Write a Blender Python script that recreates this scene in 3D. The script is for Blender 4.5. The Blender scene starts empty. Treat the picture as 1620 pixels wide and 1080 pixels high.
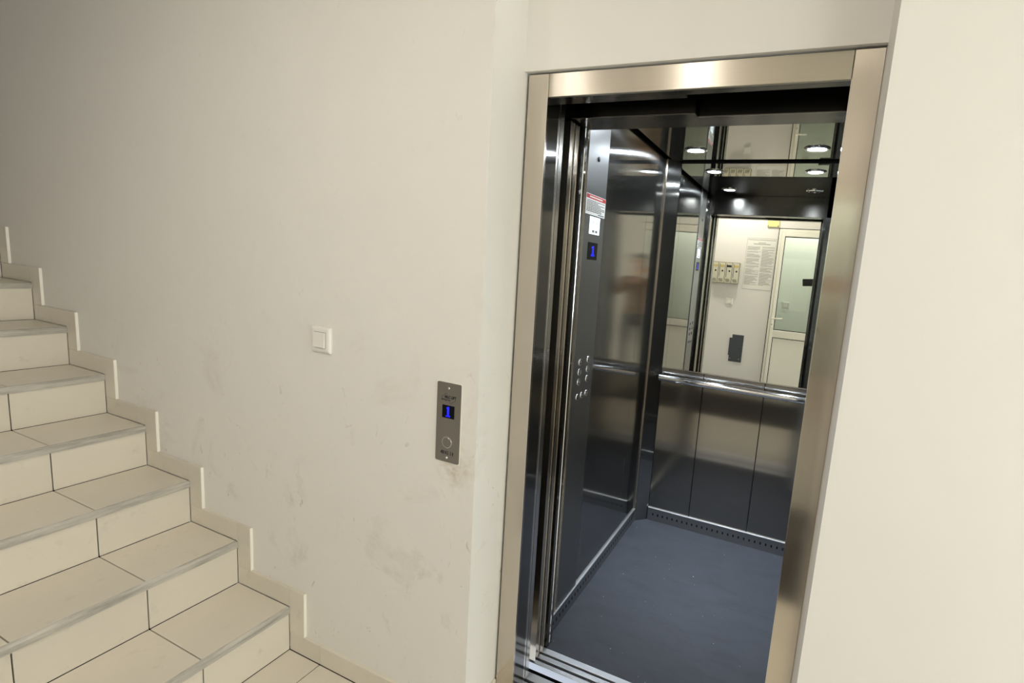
import bpy, bmesh, math, random
from mathutils import Vector, Matrix

random.seed(7)
S = bpy.context.scene
COL = S.collection

# ------------------------------------------------------------------ camera
# recovered from the photograph's vanishing points (frame is an off-centre crop -> lens shift)
CAM = Vector((0.768, -1.3429, 1.5361))
YAW, PITCH, ROLL, FPX, PPX, PPY = 21.984, -8.283, 4.586, 786.87, 949.89, 535.1
_y, _p, _r = (math.radians(a) for a in (YAW, PITCH, ROLL))
FWD = Vector((-math.sin(_y) * math.cos(_p), math.cos(_y) * math.cos(_p), math.sin(_p)))
_rt = FWD.cross(Vector((0, 0, 1))).normalized()
_up = _rt.cross(FWD)
RIGHT = _rt * math.cos(_r) + _up * math.sin(_r)
UPV = -_rt * math.sin(_r) + _up * math.cos(_r)
cam = bpy.data.cameras.new('camera')
cam.sensor_width = 36.0
cam.lens = FPX * 36.0 / 1620.0
cam.shift_x = (810.0 - PPX) / 1620.0
cam.shift_y = (PPY - 540.0) / 1620.0
cam.clip_start = 0.005
cam_o = bpy.data.objects.new('camera', cam)
cam_o.matrix_world = Matrix(((RIGHT.x, UPV.x, -FWD.x, CAM.x), (RIGHT.y, UPV.y, -FWD.y, CAM.y),
                             (RIGHT.z, UPV.z, -FWD.z, CAM.z), (0, 0, 0, 1)))
COL.objects.link(cam_o)
S.camera = cam_o

# ------------------------------------------------------------------ world, daylight, exposure
w = bpy.data.worlds.new('World'); S.world = w; w.use_nodes = True
bg = w.node_tree.nodes['Background']
bg.inputs[0].default_value = (0.80, 0.88, 1.0, 1); bg.inputs[1].default_value = 1.0

def area(name, loc, direction, sx, sy, power, color):
    l = bpy.data.lights.new(name, 'AREA'); l.shape = 'RECTANGLE'; l.size = sx; l.size_y = sy
    l.energy = power; l.color = color
    o = bpy.data.objects.new(name, l); o.location = loc
    o.rotation_euler = Vector(direction).to_track_quat('-Z', 'Y').to_euler()
    COL.objects.link(o); return o
# added fill light brightening the small vestibule behind the white glazed door
area('vestibule_fill', (0.83, -2.46, 2.68), (0, 0, -1), 0.9, 0.1, 8.0, (1.0, 0.98, 0.93))
# daylight arriving through the glazed entrance door at the right-hand end of the lobby
area('entrance_daylight', (5.62, -1.2, 1.25), (-1, 0, 0), 1.5, 2.1, 128, (1.0, 0.985, 0.99))
# added daylight through a made-up window in the wall facing the lift
area('added_window_light', (3.0, -2.36, 1.55), (0, 1, 0), 1.5, 1.3, 40, (1.0, 0.985, 0.99))

S.view_settings.view_transform = 'Standard'
S.view_settings.look = 'None'
S.view_settings.exposure = 0.08
S.view_settings.gamma = 1.0
S.view_settings.use_curve_mapping = False

# ------------------------------------------------------------------ material helpers
def srgb(r, g, b):
    f = lambda c: c / 12.92 if c <= 0.04045 else ((c + 0.055) / 1.055) ** 2.4
    return (f(r / 255), f(g / 255), f(b / 255), 1)
class NT:
    def __init__(s, name):
        s.m = bpy.data.materials.new(name); s.m.use_nodes = True
        s.t = s.m.node_tree; s.n = s.t.nodes; s.b = s.n['Principled BSDF']
    def node(s, typ, **kw):
        x = s.n.new(typ)
        for k, v in kw.items(): setattr(x, k, v)
        return x
    def link(s, a, b): s.t.links.new(a, b)
    def pos(s, scale=(1, 1, 1)):
        g = s.node('ShaderNodeNewGeometry'); mp = s.node('ShaderNodeMapping'); mp.inputs['Scale'].default_value = scale
        s.link(g.outputs['Position'], mp.inputs['Vector']); return mp.outputs['Vector']
    def noise(s, vec, scale, detail=4, rough=0.55, dist=0.0):
        x = s.node('ShaderNodeTexNoise'); x.inputs['Scale'].default_value = scale
        x.inputs['Detail'].default_value = detail; x.inputs['Roughness'].default_value = rough
        x.inputs['Distortion'].default_value = dist
        s.link(vec, x.inputs['Vector']); return x.outputs['Fac']
    def ramp(s, fac, stops):
        r = s.node('ShaderNodeValToRGB'); e = r.color_ramp.elements
        while len(e) < len(stops): e.new(0.5)
        for el, (p, c) in zip(e, stops):
            el.position = p; el.color = c if len(c) == 4 else (*c, 1)
        s.link(fac, r.inputs['Fac']); return r.outputs['Color']
    def mix(s, fac, a, b, mode='MIX'):
        x = s.node('ShaderNodeMix', data_type='RGBA', blend_type=mode)
        for sock, v in ((x.inputs[0], fac), (x.inputs[6], a), (x.inputs[7], b)):
            if hasattr(v, 'default_value') or hasattr(v, 'is_linked'): s.link(v, sock)
            else: sock.default_value = v
        return x.outputs[2]
    def bump(s, h, strength, dist=0.002):
        x = s.node('ShaderNodeBump'); x.inputs['Strength'].default_value = strength; x.inputs['Distance'].default_value = dist
        s.link(h, x.inputs['Height']); s.link(x.outputs['Normal'], s.b.inputs['Normal'])
def plain(name, col, rough=0.5, metal=0.0, emit=None, estr=0.0, spec=None, coat=0.0):
    t = NT(name); t.b.inputs['Base Color'].default_value = col
    t.b.inputs['Roughness'].default_value = rough; t.b.inputs['Metallic'].default_value = metal
    if emit: t.b.inputs['Emission Color'].default_value = emit; t.b.inputs['Emission Strength'].default_value = estr
    if spec is not None: t.b.inputs['Specular IOR Level'].default_value = spec
    if coat: t.b.inputs['Coat Weight'].default_value = coat
    return t.m

def plaster(name, col, dirt):
    t = NT(name); p = t.pos()
    c = t.mix(t.noise(p, 2.3, 5, 0.6), tuple(x * 0.955 for x in col[:3]) + (1,), col)
    if dirt:
        # old stains and rubbed patches, denser low on the wall where shoes and bags reach
        sep = t.node('ShaderNodeSeparateXYZ'); g = t.node('ShaderNodeNewGeometry'); t.link(g.outputs['Position'], sep.inputs[0])
        mr = t.node('ShaderNodeMapRange'); t.link(sep.outputs['Z'], mr.inputs['Value'])
        mr.inputs['From Min'].default_value = 1.5; mr.inputs['From Max'].default_value = 0.1
        mr.inputs['To Min'].default_value = 0.12; mr.inputs['To Max'].default_value = 1.0
        st = t.ramp(t.noise(p, 5.0, 8, 0.68, 0.6), [(0.56, (0, 0, 0)), (0.78, (1, 1, 1))])
        sc = t.ramp(t.noise(t.pos((1, 1, 0.55)), 34, 3, 0.5, 1.2), [(0.69, (0, 0, 0)), (0.74, (1, 1, 1))])
        sm = t.mix(1.0, st, sc, 'ADD')
        mm = t.mix(1.0, sm, (0, 0, 0, 1)); 
        mul = t.node('ShaderNodeMath', operation='MULTIPLY'); t.link(sm, mul.inputs[0]); t.link(mr.outputs[0], mul.inputs[1])
        mu2 = t.node('ShaderNodeMath', operation='MULTIPLY'); t.link(mul.outputs[0], mu2.inputs[0]); mu2.inputs[1].default_value = 0.62
        c = t.mix(mu2.outputs[0], c, srgb(150, 136, 110))
        mot = t.ramp(t.noise(p, 13, 6, 0.7, 0.4), [(0.42, (0, 0, 0)), (0.7, (1, 1, 1))])
        c = t.mix(mot, c, tuple(x * 0.965 for x in col[:3]) + (1,))
        # greasy smudge under the call plate
        vd = t.node('ShaderNodeVectorMath', operation='DISTANCE'); g2 = t.node('ShaderNodeNewGeometry')
        t.link(g2.outputs['Position'], vd.inputs[0]); vd.inputs[1].default_value = (-0.150, -0.168, 0.900)
        fr = t.ramp(vd.outputs['Value'], [(0.02, (0.5, 0.5, 0.5)), (0.085, (0, 0, 0))])
        nz = t.ramp(t.noise(p, 30, 5, 0.7), [(0.40, (0, 0, 0)), (0.62, (1, 1, 1))])
        sm2 = t.mix(1.0, fr, nz, 'MULTIPLY')
        c = t.mix(sm2, c, srgb(168, 146, 104))
    t.link(c, t.b.inputs['Base Color']); t.b.inputs['Roughness'].default_value = 0.62
    t.bump(t.noise(p, 260, 3, 0.6), 0.12, 0.001)
    return t.m

def steel(name, base, rough, aniso, grain_vertical=True, streak=0.10, tone=None):
    t = NT(name); b = t.b
    sc = (420, 420, 3.0) if grain_vertical else (3.0, 420, 420)
    n = t.noise(t.pos(sc), 1.0, 3, 0.6)
    c1 = tuple(x * (1 - streak) for x in base[:3]) + (1,)
    big = t.noise(t.pos(), 3.0, 4, 0.6)
    c = t.mix(n, c1, base)
    t.link(c, b.inputs['Base Color'])
    b.inputs['Metallic'].default_value = 1.0
    r = t.node('ShaderNodeMapRange'); t.link(big, r.inputs['Value'])
    r.inputs['To Min'].default_value = rough * 0.85; r.inputs['To Max'].default_value = rough * 1.2
    t.link(r.outputs[0], b.inputs['Roughness'])
    b.inputs['Anisotropic'].default_value = aniso
    b.inputs['Anisotropic Rotation'].default_value = 0.0 if grain_vertical else 0.25
    tg = t.node('ShaderNodeTangent', direction_type='RADIAL', axis='Z'); t.link(tg.outputs[0], b.inputs['Tangent'])
    return t.m

def mirror_steel(name, base, rough, wide, mixf, wave=0.0012):
    """bright-annealed sheet: a fairly sharp reflection plus a horizontally streaking one, slightly oil-canned"""
    t = NT(name); b = t.b; o = t.n['Material Output']
    n = t.noise(t.pos((300, 300, 2.0)), 1.0, 2, 0.5)
    c = t.mix(n, tuple(x * 0.96 for x in base[:3]) + (1,), base)
    b2 = t.node('ShaderNodeBsdfPrincipled'); tg = t.node('ShaderNodeTangent', direction_type='RADIAL', axis='Z')
    bp = t.node('ShaderNodeBump'); bp.inputs['Strength'].default_value = 1.0; bp.inputs['Distance'].default_value = wave
    t.link(t.noise(t.pos((1, 1, 0.6)), 2.6, 1, 0.4), bp.inputs['Height'])
    for q, r_, an in ((b, rough, 0.9), (b2, wide, 1.0)):
        t.link(c, q.inputs['Base Color']); q.inputs['Metallic'].default_value = 1.0; q.inputs['Roughness'].default_value = r_
        q.inputs['Anisotropic'].default_value = an; t.link(tg.outputs[0], q.inputs['Tangent']); t.link(bp.outputs['Normal'], q.inputs['Normal'])
    mx = t.node('ShaderNodeMixShader'); mx.inputs[0].default_value = mixf
    t.link(b.outputs[0], mx.inputs[1]); t.link(b2.outputs[0], mx.inputs[2]); t.link(mx.outputs[0], o.inputs['Surface'])
    return t.m

def tile_mat(name, col, rough=0.32):
    t = NT(name); p = t.pos()
    oi = t.node('ShaderNodeObjectInfo')
    c = t.mix(t.noise(p, 7, 5, 0.6), tuple(x * 0.93 for x in col[:3]) + (1,), col)
    k = t.node('ShaderNodeMapRange'); t.link(oi.outputs['Random'], k.inputs['Value'])
    k.inputs['To Min'].default_value = 0.94; k.inputs['To Max'].default_value = 1.03
    c = t.mix(1.0, c, k.outputs[0], 'MULTIPLY')
    d = t.ramp(t.noise(p, 16, 6, 0.7), [(0.6, (0, 0, 0)), (0.85, (1, 1, 1))])
    c = t.mix(d, c, tuple(x * 0.72 for x in col[:3]) + (1,))
    t.link(c, t.b.inputs['Base Color']); t.b.inputs['Roughness'].default_value = rough
    return t.m

M = {}
M['plaster'] = plaster('cream_plaster', srgb(228, 224, 217), True)
M['plaster2'] = plaster('cream_plaster_clean', srgb(229, 225, 219), False)
M['ceil'] = plain('ceiling_paint', srgb(236, 230, 216), 0.8)
M['tile'] = tile_mat('beige_tile', srgb(219, 211, 196))
M['grout'] = plain('dark_grout', srgb(40, 33, 25), 0.9)
M['white_paint'] = plain('white_edge_paint', srgb(238, 234, 222), 0.6)
def nosing_mat():
    t = NT('worn_grey_tile_edge'); p = t.pos((30, 6, 60))
    c = t.ramp(t.noise(p, 1.0, 6, 0.7), [(0.3, srgb(146, 141, 132)), (0.55, srgb(182, 177, 167)), (0.75, srgb(198, 192, 178))])
    t.link(c, t.b.inputs['Base Color']); t.b.inputs['Roughness'].default_value = 0.55
    return t.m
M['nosing'] = nosing_mat()
M['steel_v'] = steel('brushed_steel_vertical', (0.63, 0.57, 0.50, 1), 0.17, 0.93, True)
M['steel_h'] = steel('brushed_steel_horizontal', (0.64, 0.585, 0.505, 1), 0.33, 1.0, False)
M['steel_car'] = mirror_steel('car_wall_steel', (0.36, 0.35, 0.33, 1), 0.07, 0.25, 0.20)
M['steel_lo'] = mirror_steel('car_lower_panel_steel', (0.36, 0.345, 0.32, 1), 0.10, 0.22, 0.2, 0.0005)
M['steel_cop'] = steel('control_panel_steel', (0.30, 0.295, 0.285, 1), 0.38, 0.5, True, 0.05)
M['steel_call'] = steel('call_plate_steel', (0.30, 0.27, 0.225, 1), 0.38, 0.5, True, 0.10)
M['bronze'] = steel('door_edge_steel', (0.70, 0.61, 0.49, 1), 0.20, 0.7, True, 0.08)
M['chrome'] = plain('polished_chrome', (0.86, 0.86, 0.88, 1), 0.06, 1.0)
M['edge'] = plain('bright_cut_edge', (0.80, 0.76, 0.70, 1), 0.18, 1.0)
M['mirror'] = plain('mirror_glass', (0.95, 0.97, 0.93, 1), 0.004, 1.0)
M['ceil_steel'] = plain('polished_ceiling_steel', (0.50, 0.48, 0.43, 1), 0.025, 1.0)
M['black'] = plain('shaft_darkness', (0.006, 0.006, 0.006, 1), 0.7)  # darkness of the unlit shaft put into the colour
M['dark_gap'] = plain('black_joint', (0.004, 0.004, 0.004, 1), 0.6)
M['dark_metal'] = plain('dark_painted_steel', (0.03, 0.03, 0.032, 1), 0.45, 0.6)
M['steel_ret'] = mirror_steel('darkened_jamb_return_steel', (0.27, 0.26, 0.245, 1), 0.08, 0.30, 0.15, 0.0006)  # darker copy of the jamb steel; dark reflection put into the colour
M['steel_shaded'] = steel('shaded_header_steel', (0.13, 0.12, 0.11, 1), 0.20, 0.6, False, 0.06)  # header steel darkened: dark reflections underneath put into the base colour
M['trim'] = plain('satin_trim_steel', (0.82, 0.82, 0.82, 1), 0.42, 1.0)
M['kick'] = steel('kick_plate_steel', (0.42, 0.42, 0.42, 1), 0.28, 0.4, False, 0.06)
def alu_mat():
    t = NT('ribbed_aluminium'); t.b.inputs['Base Color'].default_value = (0.74, 0.75, 0.77, 1)
    t.b.inputs['Metallic'].default_value = 1; t.b.inputs['Roughness'].default_value = 0.34
    wv = t.node('ShaderNodeTexWave', bands_direction='Y'); wv.inputs['Scale'].default_value = 150
    t.link(t.pos(), wv.inputs['Vector']); t.bump(wv.outputs['Fac'], 0.5, 0.001)
    return t.m
M['alu'] = alu_mat()
def car_floor_mat():
    t = NT('grey_rubber_floor'); p = t.pos()
    c = t.mix(t.noise(p, 3.2, 6, 0.62), srgb(54, 55, 59), srgb(68, 70, 75))
    sm = t.ramp(t.noise(t.pos((1.2, 3.4, 1)), 4.0, 7, 0.66, 0.5), [(0.48, (0, 0, 0)), (0.75, (1, 1, 1))])
    c = t.mix(sm, c, srgb(54, 55, 59))
    sp = t.ramp(t.noise(p, 95, 2, 0.4), [(0.775, (0, 0, 0)), (0.79, (1, 1, 1))])
    c = t.mix(sp, c, srgb(205, 208, 205))
    dk = t.ramp(t.noise(t.pos((1, 1.1, 1)), 70, 2, 0.4), [(0.235, (1, 1, 1)), (0.25, (0, 0, 0))])
    c = t.mix(dk, c, srgb(40, 42, 46))
    t.link(c, t.b.inputs['Base Color'])
    rr = t.node('ShaderNodeMapRange'); t.link(t.noise(p, 6, 5, 0.6), rr.inputs['Value'])
    rr.inputs['To Min'].default_value = 0.50; rr.inputs['To Max'].default_value = 0.72
    t.link(rr.outputs[0], t.b.inputs['Roughness']); t.b.inputs['Specular IOR Level'].default_value = 0.22
    t.bump(t.noise(p, 420, 2), 0.15, 0.001)
    return t.m
M['car_floor'] = car_floor_mat()
M['switch_white'] = plain('white_switch_plastic', srgb(228, 224, 216), 0.35)
M['led_blue'] = plain('blue_led_digit', (0.01, 0.01, 0.4, 1), 0.4, emit=(0.008, 0.010, 1.0, 1), estr=0.95)
M['lcd_black'] = plain('black_display_glass', (0.002, 0.002, 0.003, 1), 0.3, spec=0.12)
M['lcd_white'] = plain('lit_white_screen', (0.6, 0.7, 0.8, 1), 0.3, emit=(0.78, 0.9, 1.0, 1), estr=0.95)
M['ink'] = plain('black_print', (0.012, 0.012, 0.012, 1), 0.6)
M['ink_grey'] = plain('grey_print', srgb(120, 118, 112), 0.7)
M['ink_pale'] = plain('fine_grey_print', srgb(168, 166, 160), 0.7)
M['paper'] = plain('white_paper', srgb(226, 224, 216), 0.7)
M['red_ink'] = plain('red_print', srgb(170, 26, 22), 0.6)
M['lamp_on'] = plain('lit_downlight', (1, 1, 1, 1), 0.3, emit=(0.80, 0.90, 1.0, 1), estr=260)
M['lamp_off'] = plain('unlit_downlight', (0.20, 0.20, 0.19, 1), 0.15)
M['pvc'] = plain('white_pvc', srgb(240, 236, 222), 0.3)
M['gasket'] = plain('black_rubber_gasket', (0.01, 0.01, 0.01, 1), 0.6)
def frosted():
    t = NT('pale_green_door_glass'); o = t.n['Material Output']
    tr = t.node('ShaderNodeBsdfTransparent'); tr.inputs[0].default_value = (0.97, 0.99, 0.97, 1)
    gl = t.node('ShaderNodeBsdfGlossy'); gl.inputs['Roughness'].default_value = 0.03
    mx = t.node('ShaderNodeMixShader'); mx.inputs[0].default_value = 0.06
    t.link(tr.outputs[0], mx.inputs[1]); t.link(gl.outputs[0], mx.inputs[2]); t.link(mx.outputs[0], o.inputs['Surface'])
    return t.m
M['vest'] = plain('pale_green_wall_paint', srgb(240, 244, 237), 0.7)
M['frost'] = frosted()
def clear_glass():
    t = NT('clear_window_glass'); o = t.n['Material Output']
    tr = t.node('ShaderNodeBsdfTransparent'); tr.inputs[0].default_value = (0.93, 0.96, 0.94, 1)
    gl = t.node('ShaderNodeBsdfGlossy'); gl.inputs['Roughness'].default_value = 0.02
    mx = t.node('ShaderNodeMixShader'); mx.inputs[0].default_value = 0.07
    t.link(tr.outputs[0], mx.inputs[1]); t.link(gl.outputs[0], mx.inputs[2]); t.link(mx.outputs[0], o.inputs['Surface'])
    return t.m
M['glass'] = clear_glass()
M['mail'] = plain('khaki_mailbox_enamel', srgb(206, 202, 180), 0.45)
M['mail_dark'] = plain('dark_khaki_enamel', srgb(120, 114, 88), 0.5)
M['mail_tag'] = plain('yellowed_paper_tag', srgb(200, 178, 112), 0.7)
M['meter'] = plain('dark_grey_hatch_paint', srgb(66, 70, 76), 0.5)
M['yellow_box'] = plain('cream_box_plastic', srgb(224, 214, 148), 0.5)
def mat_mat():
    t = NT('dark_carpet_fibre'); p = t.pos()
    c = t.mix(t.noise(p, 120, 4, 0.7), (0.012, 0.010, 0.009, 1), (0.040, 0.034, 0.030, 1))
    t.link(c, t.b.inputs['Base Color']); t.b.inputs['Roughness'].default_value = 0.95
    t.bump(t.noise(p, 300, 3), 0.6, 0.004); return t.m
M['mat'] = mat_mat()
M['opal'] = plain('opal_lamp_glass', (0.9, 0.88, 0.82, 1), 0.3, emit=(1.0, 0.95, 0.87, 1), estr=142)
M['opal_fill'] = plain('opal_fill_glass', (0.9, 0.88, 0.82, 1), 0.3, emit=(1.0, 0.95, 0.87, 1), estr=96)
M['phone'] = plain('black_phone_glass', (0.006, 0.006, 0.007, 1), 0.18)
M['lens'] = plain('camera_lens_glass', (0.01, 0.012, 0.02, 1), 0.03)
M['concrete'] = plain('darkened_shaft_concrete', (0.02, 0.02, 0.02, 1), 0.9)  # near-black colour carries the shade inside the shaft

# ------------------------------------------------------------------ mesh helpers
MESHES = {}
def wloc(o):
    v = Vector((0, 0, 0))
    while o is not None:
        v = v + o.location; o = o.parent
    return v
def put(name, mesh, loc, parent=None):
    o = bpy.data.objects.new(name, mesh); COL.objects.link(o)
    if parent is not None:
        o.parent = parent; o.location = Vector(loc) - wloc(parent)
    else: o.location = loc
    return o
def tag(o, label=None, cat=None, group=None, kind=None):
    if label: o['label'] = label
    if cat: o['category'] = cat
    if group: o['group'] = group
    if kind: o['kind'] = kind
    return o
def empty(name, loc, label=None, cat=None, group=None, kind=None):
    o = bpy.data.objects.new(name, None); o.empty_display_size = 0.05; o.location = loc
    COL.objects.link(o); return tag(o, label, cat, group, kind)
def smooth(me, ang=35):
    for p in me.polygons: p.use_smooth = True
    try: me.set_sharp_from_angle(angle=math.radians(ang))
    except Exception: pass
def from_bm(name, bm, mat, loc=(0, 0, 0), parent=None, sm=False):
    bmesh.ops.recalc_face_normals(bm, faces=bm.faces)
    me = bpy.data.meshes.new(name); bm.to_mesh(me); bm.free(); me.materials.append(M[mat])
    if sm: smooth(me)
    return put(name, me, loc, parent)
def add_box(bm, x0, x1, y0, y1, z0, z1):
    v = [bm.verts.new(c) for c in ((x0, y0, z0), (x1, y0, z0), (x1, y1, z0), (x0, y1, z0), (x0, y0, z1), (x1, y0, z1), (x1, y1, z1), (x0, y1, z1))]
    for f in ((3, 2, 1, 0), (4, 5, 6, 7), (0, 1, 5, 4), (1, 2, 6, 5), (2, 3, 7, 6), (3, 0, 4, 7)): bm.faces.new([v[i] for i in f])
    return v
def box(name, x0, x1, y0, y1, z0, z1, mat, parent=None, bev=0.0, seg=1):
    dx, dy, dz = x1 - x0, y1 - y0, z1 - z0
    key = (round(dx, 5), round(dy, 5), round(dz, 5), mat, bev, seg)
    me = MESHES.get(key)
    if me is None:
        bm = bmesh.new(); add_box(bm, -dx / 2, dx / 2, -dy / 2, dy / 2, -dz / 2, dz / 2)
        if bev: bmesh.ops.bevel(bm, geom=list(bm.edges), offset=min(bev, 0.45 * min(dx, dy, dz)), segments=seg, profile=0.6, affect='EDGES')
        bmesh.ops.recalc_face_normals(bm, faces=bm.faces)
        me = bpy.data.meshes.new(name); bm.to_mesh(me); bm.free(); me.materials.append(M[mat]); MESHES[key] = me
        if seg > 1: smooth(me)
    return put(name, me, ((x0 + x1) / 2, (y0 + y1) / 2, (z0 + z1) / 2), parent)
def prism(name, pts, axis, a0, a1, mat, parent=None, sm=False):
    """extrude a 2-D outline: axis 'x' outline (y,z); 'y' outline (x,z); 'z' outline (x,y)"""
    f = {'x': lambda p, a: (a, p[0], p[1]), 'y': lambda p, a: (p[0], a, p[1]), 'z': lambda p, a: (p[0], p[1], a)}[axis]
    W = [f(p, a) for a in (a0, a1) for p in pts]
    c = Vector((0, 0, 0))
    for v in W: c += Vector(v)
    c /= len(W)
    bm = bmesh.new(); n = len(pts)
    vs = [bm.verts.new(Vector(v) - c) for v in W]
    bm.faces.new(vs[:n]); bm.faces.new(vs[n:])
    for i in range(n): bm.faces.new((vs[i], vs[(i + 1) % n], vs[n + (i + 1) % n], vs[n + i]))
    return from_bm(name, bm, mat, c, parent, sm)
AX = {'x': (Vector((0, 1, 0)), Vector((0, 0, 1)), Vector((1, 0, 0))), 'y': (Vector((1, 0, 0)), Vector((0, 0, 1)), Vector((0, 1, 0))), 'z': (Vector((1, 0, 0)), Vector((0, 1, 0)), Vector((0, 0, 1)))}
def lathe(name, prof, axis, loc, mat, parent=None, n=28, cap=True):
    """prof: list of (radius, offset along axis)"""
    u, v, a = AX[axis]; bm = bmesh.new(); rings = []
    for r, t in prof:
        if r < 1e-6: rings.append([bm.verts.new(a * t)])
        else: rings.append([bm.verts.new(u * (r * math.cos(2 * math.pi * i / n)) + v * (r * math.sin(2 * math.pi * i / n)) + a * t) for i in range(n)])
    for A, B in zip(rings, rings[1:]):
        for i in range(n):
            j = (i + 1) % n
            if len(A) == 1 and len(B) == 1: continue
            if len(A) == 1: bm.faces.new((A[0], B[i], B[j]))
            elif len(B) == 1: bm.faces.new((A[i], A[j], B[0]))
            else: bm.faces.new((A[i], A[j], B[j], B[i]))
    if cap:
        for R_ in (rings[0], rings[-1]):
            if len(R_) > 2: bm.faces.new(R_)
    return from_bm(name, bm, mat, loc, parent, True)
def tube(name, pts, r, mat, parent=None, n=12):
    """round bar through a list of world points"""
    bm = bmesh.new(); rings = []
    pts = [Vector(p) for p in pts]; c = sum(pts, Vector()) / len(pts)
    for i, p in enumerate(pts):
        d = (pts[min(i + 1, len(pts) - 1)] - pts[max(i - 1, 0)]).normalized()
        u = d.cross(Vector((0.13, 0.21, 0.97))); u = u.normalized() if u.length > 1e-3 else Vector((1, 0, 0)); v = d.cross(u)
        rings.append([bm.verts.new(p - c + u * r * math.cos(2 * math.pi * k / n) + v * r * math.sin(2 * math.pi * k / n)) for k in range(n)])
    for A, B in zip(rings, rings[1:]):
        for k in range(n): bm.faces.new((A[k], A[(k + 1) % n], B[(k + 1) % n], B[k]))
    bm.faces.new(rings[0]); bm.faces.new(rings[-1])
    return from_bm(name, bm, mat, c, parent, True)
def text(name, body, size, o, ux, uz, mat, parent, align='CENTER', stretch=1.0, bold=0.0):
    """flat lettering with its centre at o, running along ux, upright along uz"""
    cu = bpy.data.curves.new(name, 'FONT'); cu.body = body; cu.size = size; cu.align_x = align; cu.align_y = 'CENTER'
    cu.resolution_u = 2; cu.offset = bold
    tmp = bpy.data.objects.new(name, cu); COL.objects.link(tmp)
    dg = bpy.context.evaluated_depsgraph_get(); me = bpy.data.meshes.new_from_object(tmp.evaluated_get(dg))
    bpy.data.objects.remove(tmp); bpy.data.curves.remove(cu)
    ux, uz = Vector(ux), Vector(uz)
    for v in me.vertices: v.co = ux * (v.co.x * stretch) + uz * v.co.y
    me.materials.clear(); me.materials.append(M[mat])
    return put(name, me, o, parent)
def strips(name, rects, o, ux, uz, mat, parent):
    """flat printed bars: rects of (u0,u1,v0,v1) in the plane through o"""
    bm = bmesh.new(); ux, uz = Vector(ux), Vector(uz)
    for u0, u1, v0, v1 in rects:
        bm.faces.new([bm.verts.new(ux * a + uz * b) for a, b in ((u0, v0), (u1, v0), (u1, v1), (u0, v1))])
    me = bpy.data.meshes.new(name); bm.to_mesh(me); bm.free(); me.materials.append(M[mat])
    return put(name, me, o, parent)

# ================================================================== THE SETTING
YW = -0.168            # plaster face of the stair wall and of the wall right of the lift
YO = -2.20             # opposite wall
XL, XR_ = -0.074, 0.864
struct = lambda o: tag(o, kind='structure')
struct(box('wall_left', -4.6, XL, YW, 0.072, 0, 4.6, 'plaster'))
struct(box('wall_pocket', -4.6, -0.30, 0.072, 0.55, 0, 4.6, 'concrete'))
struct(box('wall_right', XR_, 5.5, YW, 0.55, 0, 2.85, 'plaster2'))
struct(box('wall_above', XL, XR_, -0.012, 0.045, 2.078, 2.85, 'plaster2'))
wb = empty('wall_behind', (0, YO, 0), kind='structure')
for x0, x1, z0, z1 in ((-4.6, 0.370, 0, 4.6), (1.296, 2.25, 0, 4.6), (3.75, 5.5, 0, 4.6), (0.370, 1.296, 2.15, 4.6), (2.25, 3.75, 0, 0.9), (2.25, 3.75, 2.2, 4.6)):
    box('wall_section', x0, x1, YO - 0.2, YO, z0, z1, 'plaster2', wb)
win = empty('window_added', (3.0, YO - 0.1, 0.9), kind='structure')  # unseen window, added to bring in more frontal daylight
for x0, x1 in ((2.25, 2.31), (2.97, 3.03), (3.69, 3.75)): box('window_stile', x0, x1, YO - 0.13, YO - 0.07, 0.9, 2.2, 'pvc', win, 0.004)
for z0, z1 in ((0.9, 0.96), (2.14, 2.2)):
    for x0, x1 in ((2.31, 2.97), (3.03, 3.69)): box('window_rail', x0, x1, YO - 0.13, YO - 0.07, z0, z1, 'pvc', win, 0.004)
for x0, x1 in ((2.31, 2.97), (3.03, 3.69)): box('pane', x0, x1, YO - 0.103, YO - 0.097, 0.96, 2.14, 'glass', win)
box('window_sill', 2.22, 3.78, YO - 0.07, YO + 0.05, 0.87, 0.9, 'pvc', win, 0.004)
vs_ = empty('wall_vestibule', (0.83, YO - 0.6, 0), kind='structure')
box('wall_section', 0.1, 1.6, YO - 0.62, YO - 0.6, 0, 2.7, 'vest', vs_)
box('wall_section', 0.08, 0.1, YO - 0.62, YO - 0.2, 0, 2.7, 'vest', vs_); box('wall_section', 1.6, 1.62, YO - 0.62, YO - 0.2, 0, 2.7, 'vest', vs_)
box('wall_section', 0.08, 1.62, YO - 0.62, YO - 0.2, 2.7, 2.72, 'vest', vs_); box('wall_section', 0.08, 1.62, YO - 0.62, YO, -0.1, -0.0005, 'vest', vs_)
struct(box('wall_end', -4.8, -4.6, YO - 0.2, 0.55, 0, 4.6, 'plaster2'))
struct(box('ceiling', -1.25, 5.7, YO, 0.55, 2.85, 3.05, 'ceil'))
struct(box('ceiling_stairwell', -4.6, -1.25, YO, 0.55, 4.6, 4.7, 'ceil'))
struct(box('wall_bulkhead', -1.27, -1.25, YO, YW, 3.05, 4.7, 'plaster2'))
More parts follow.
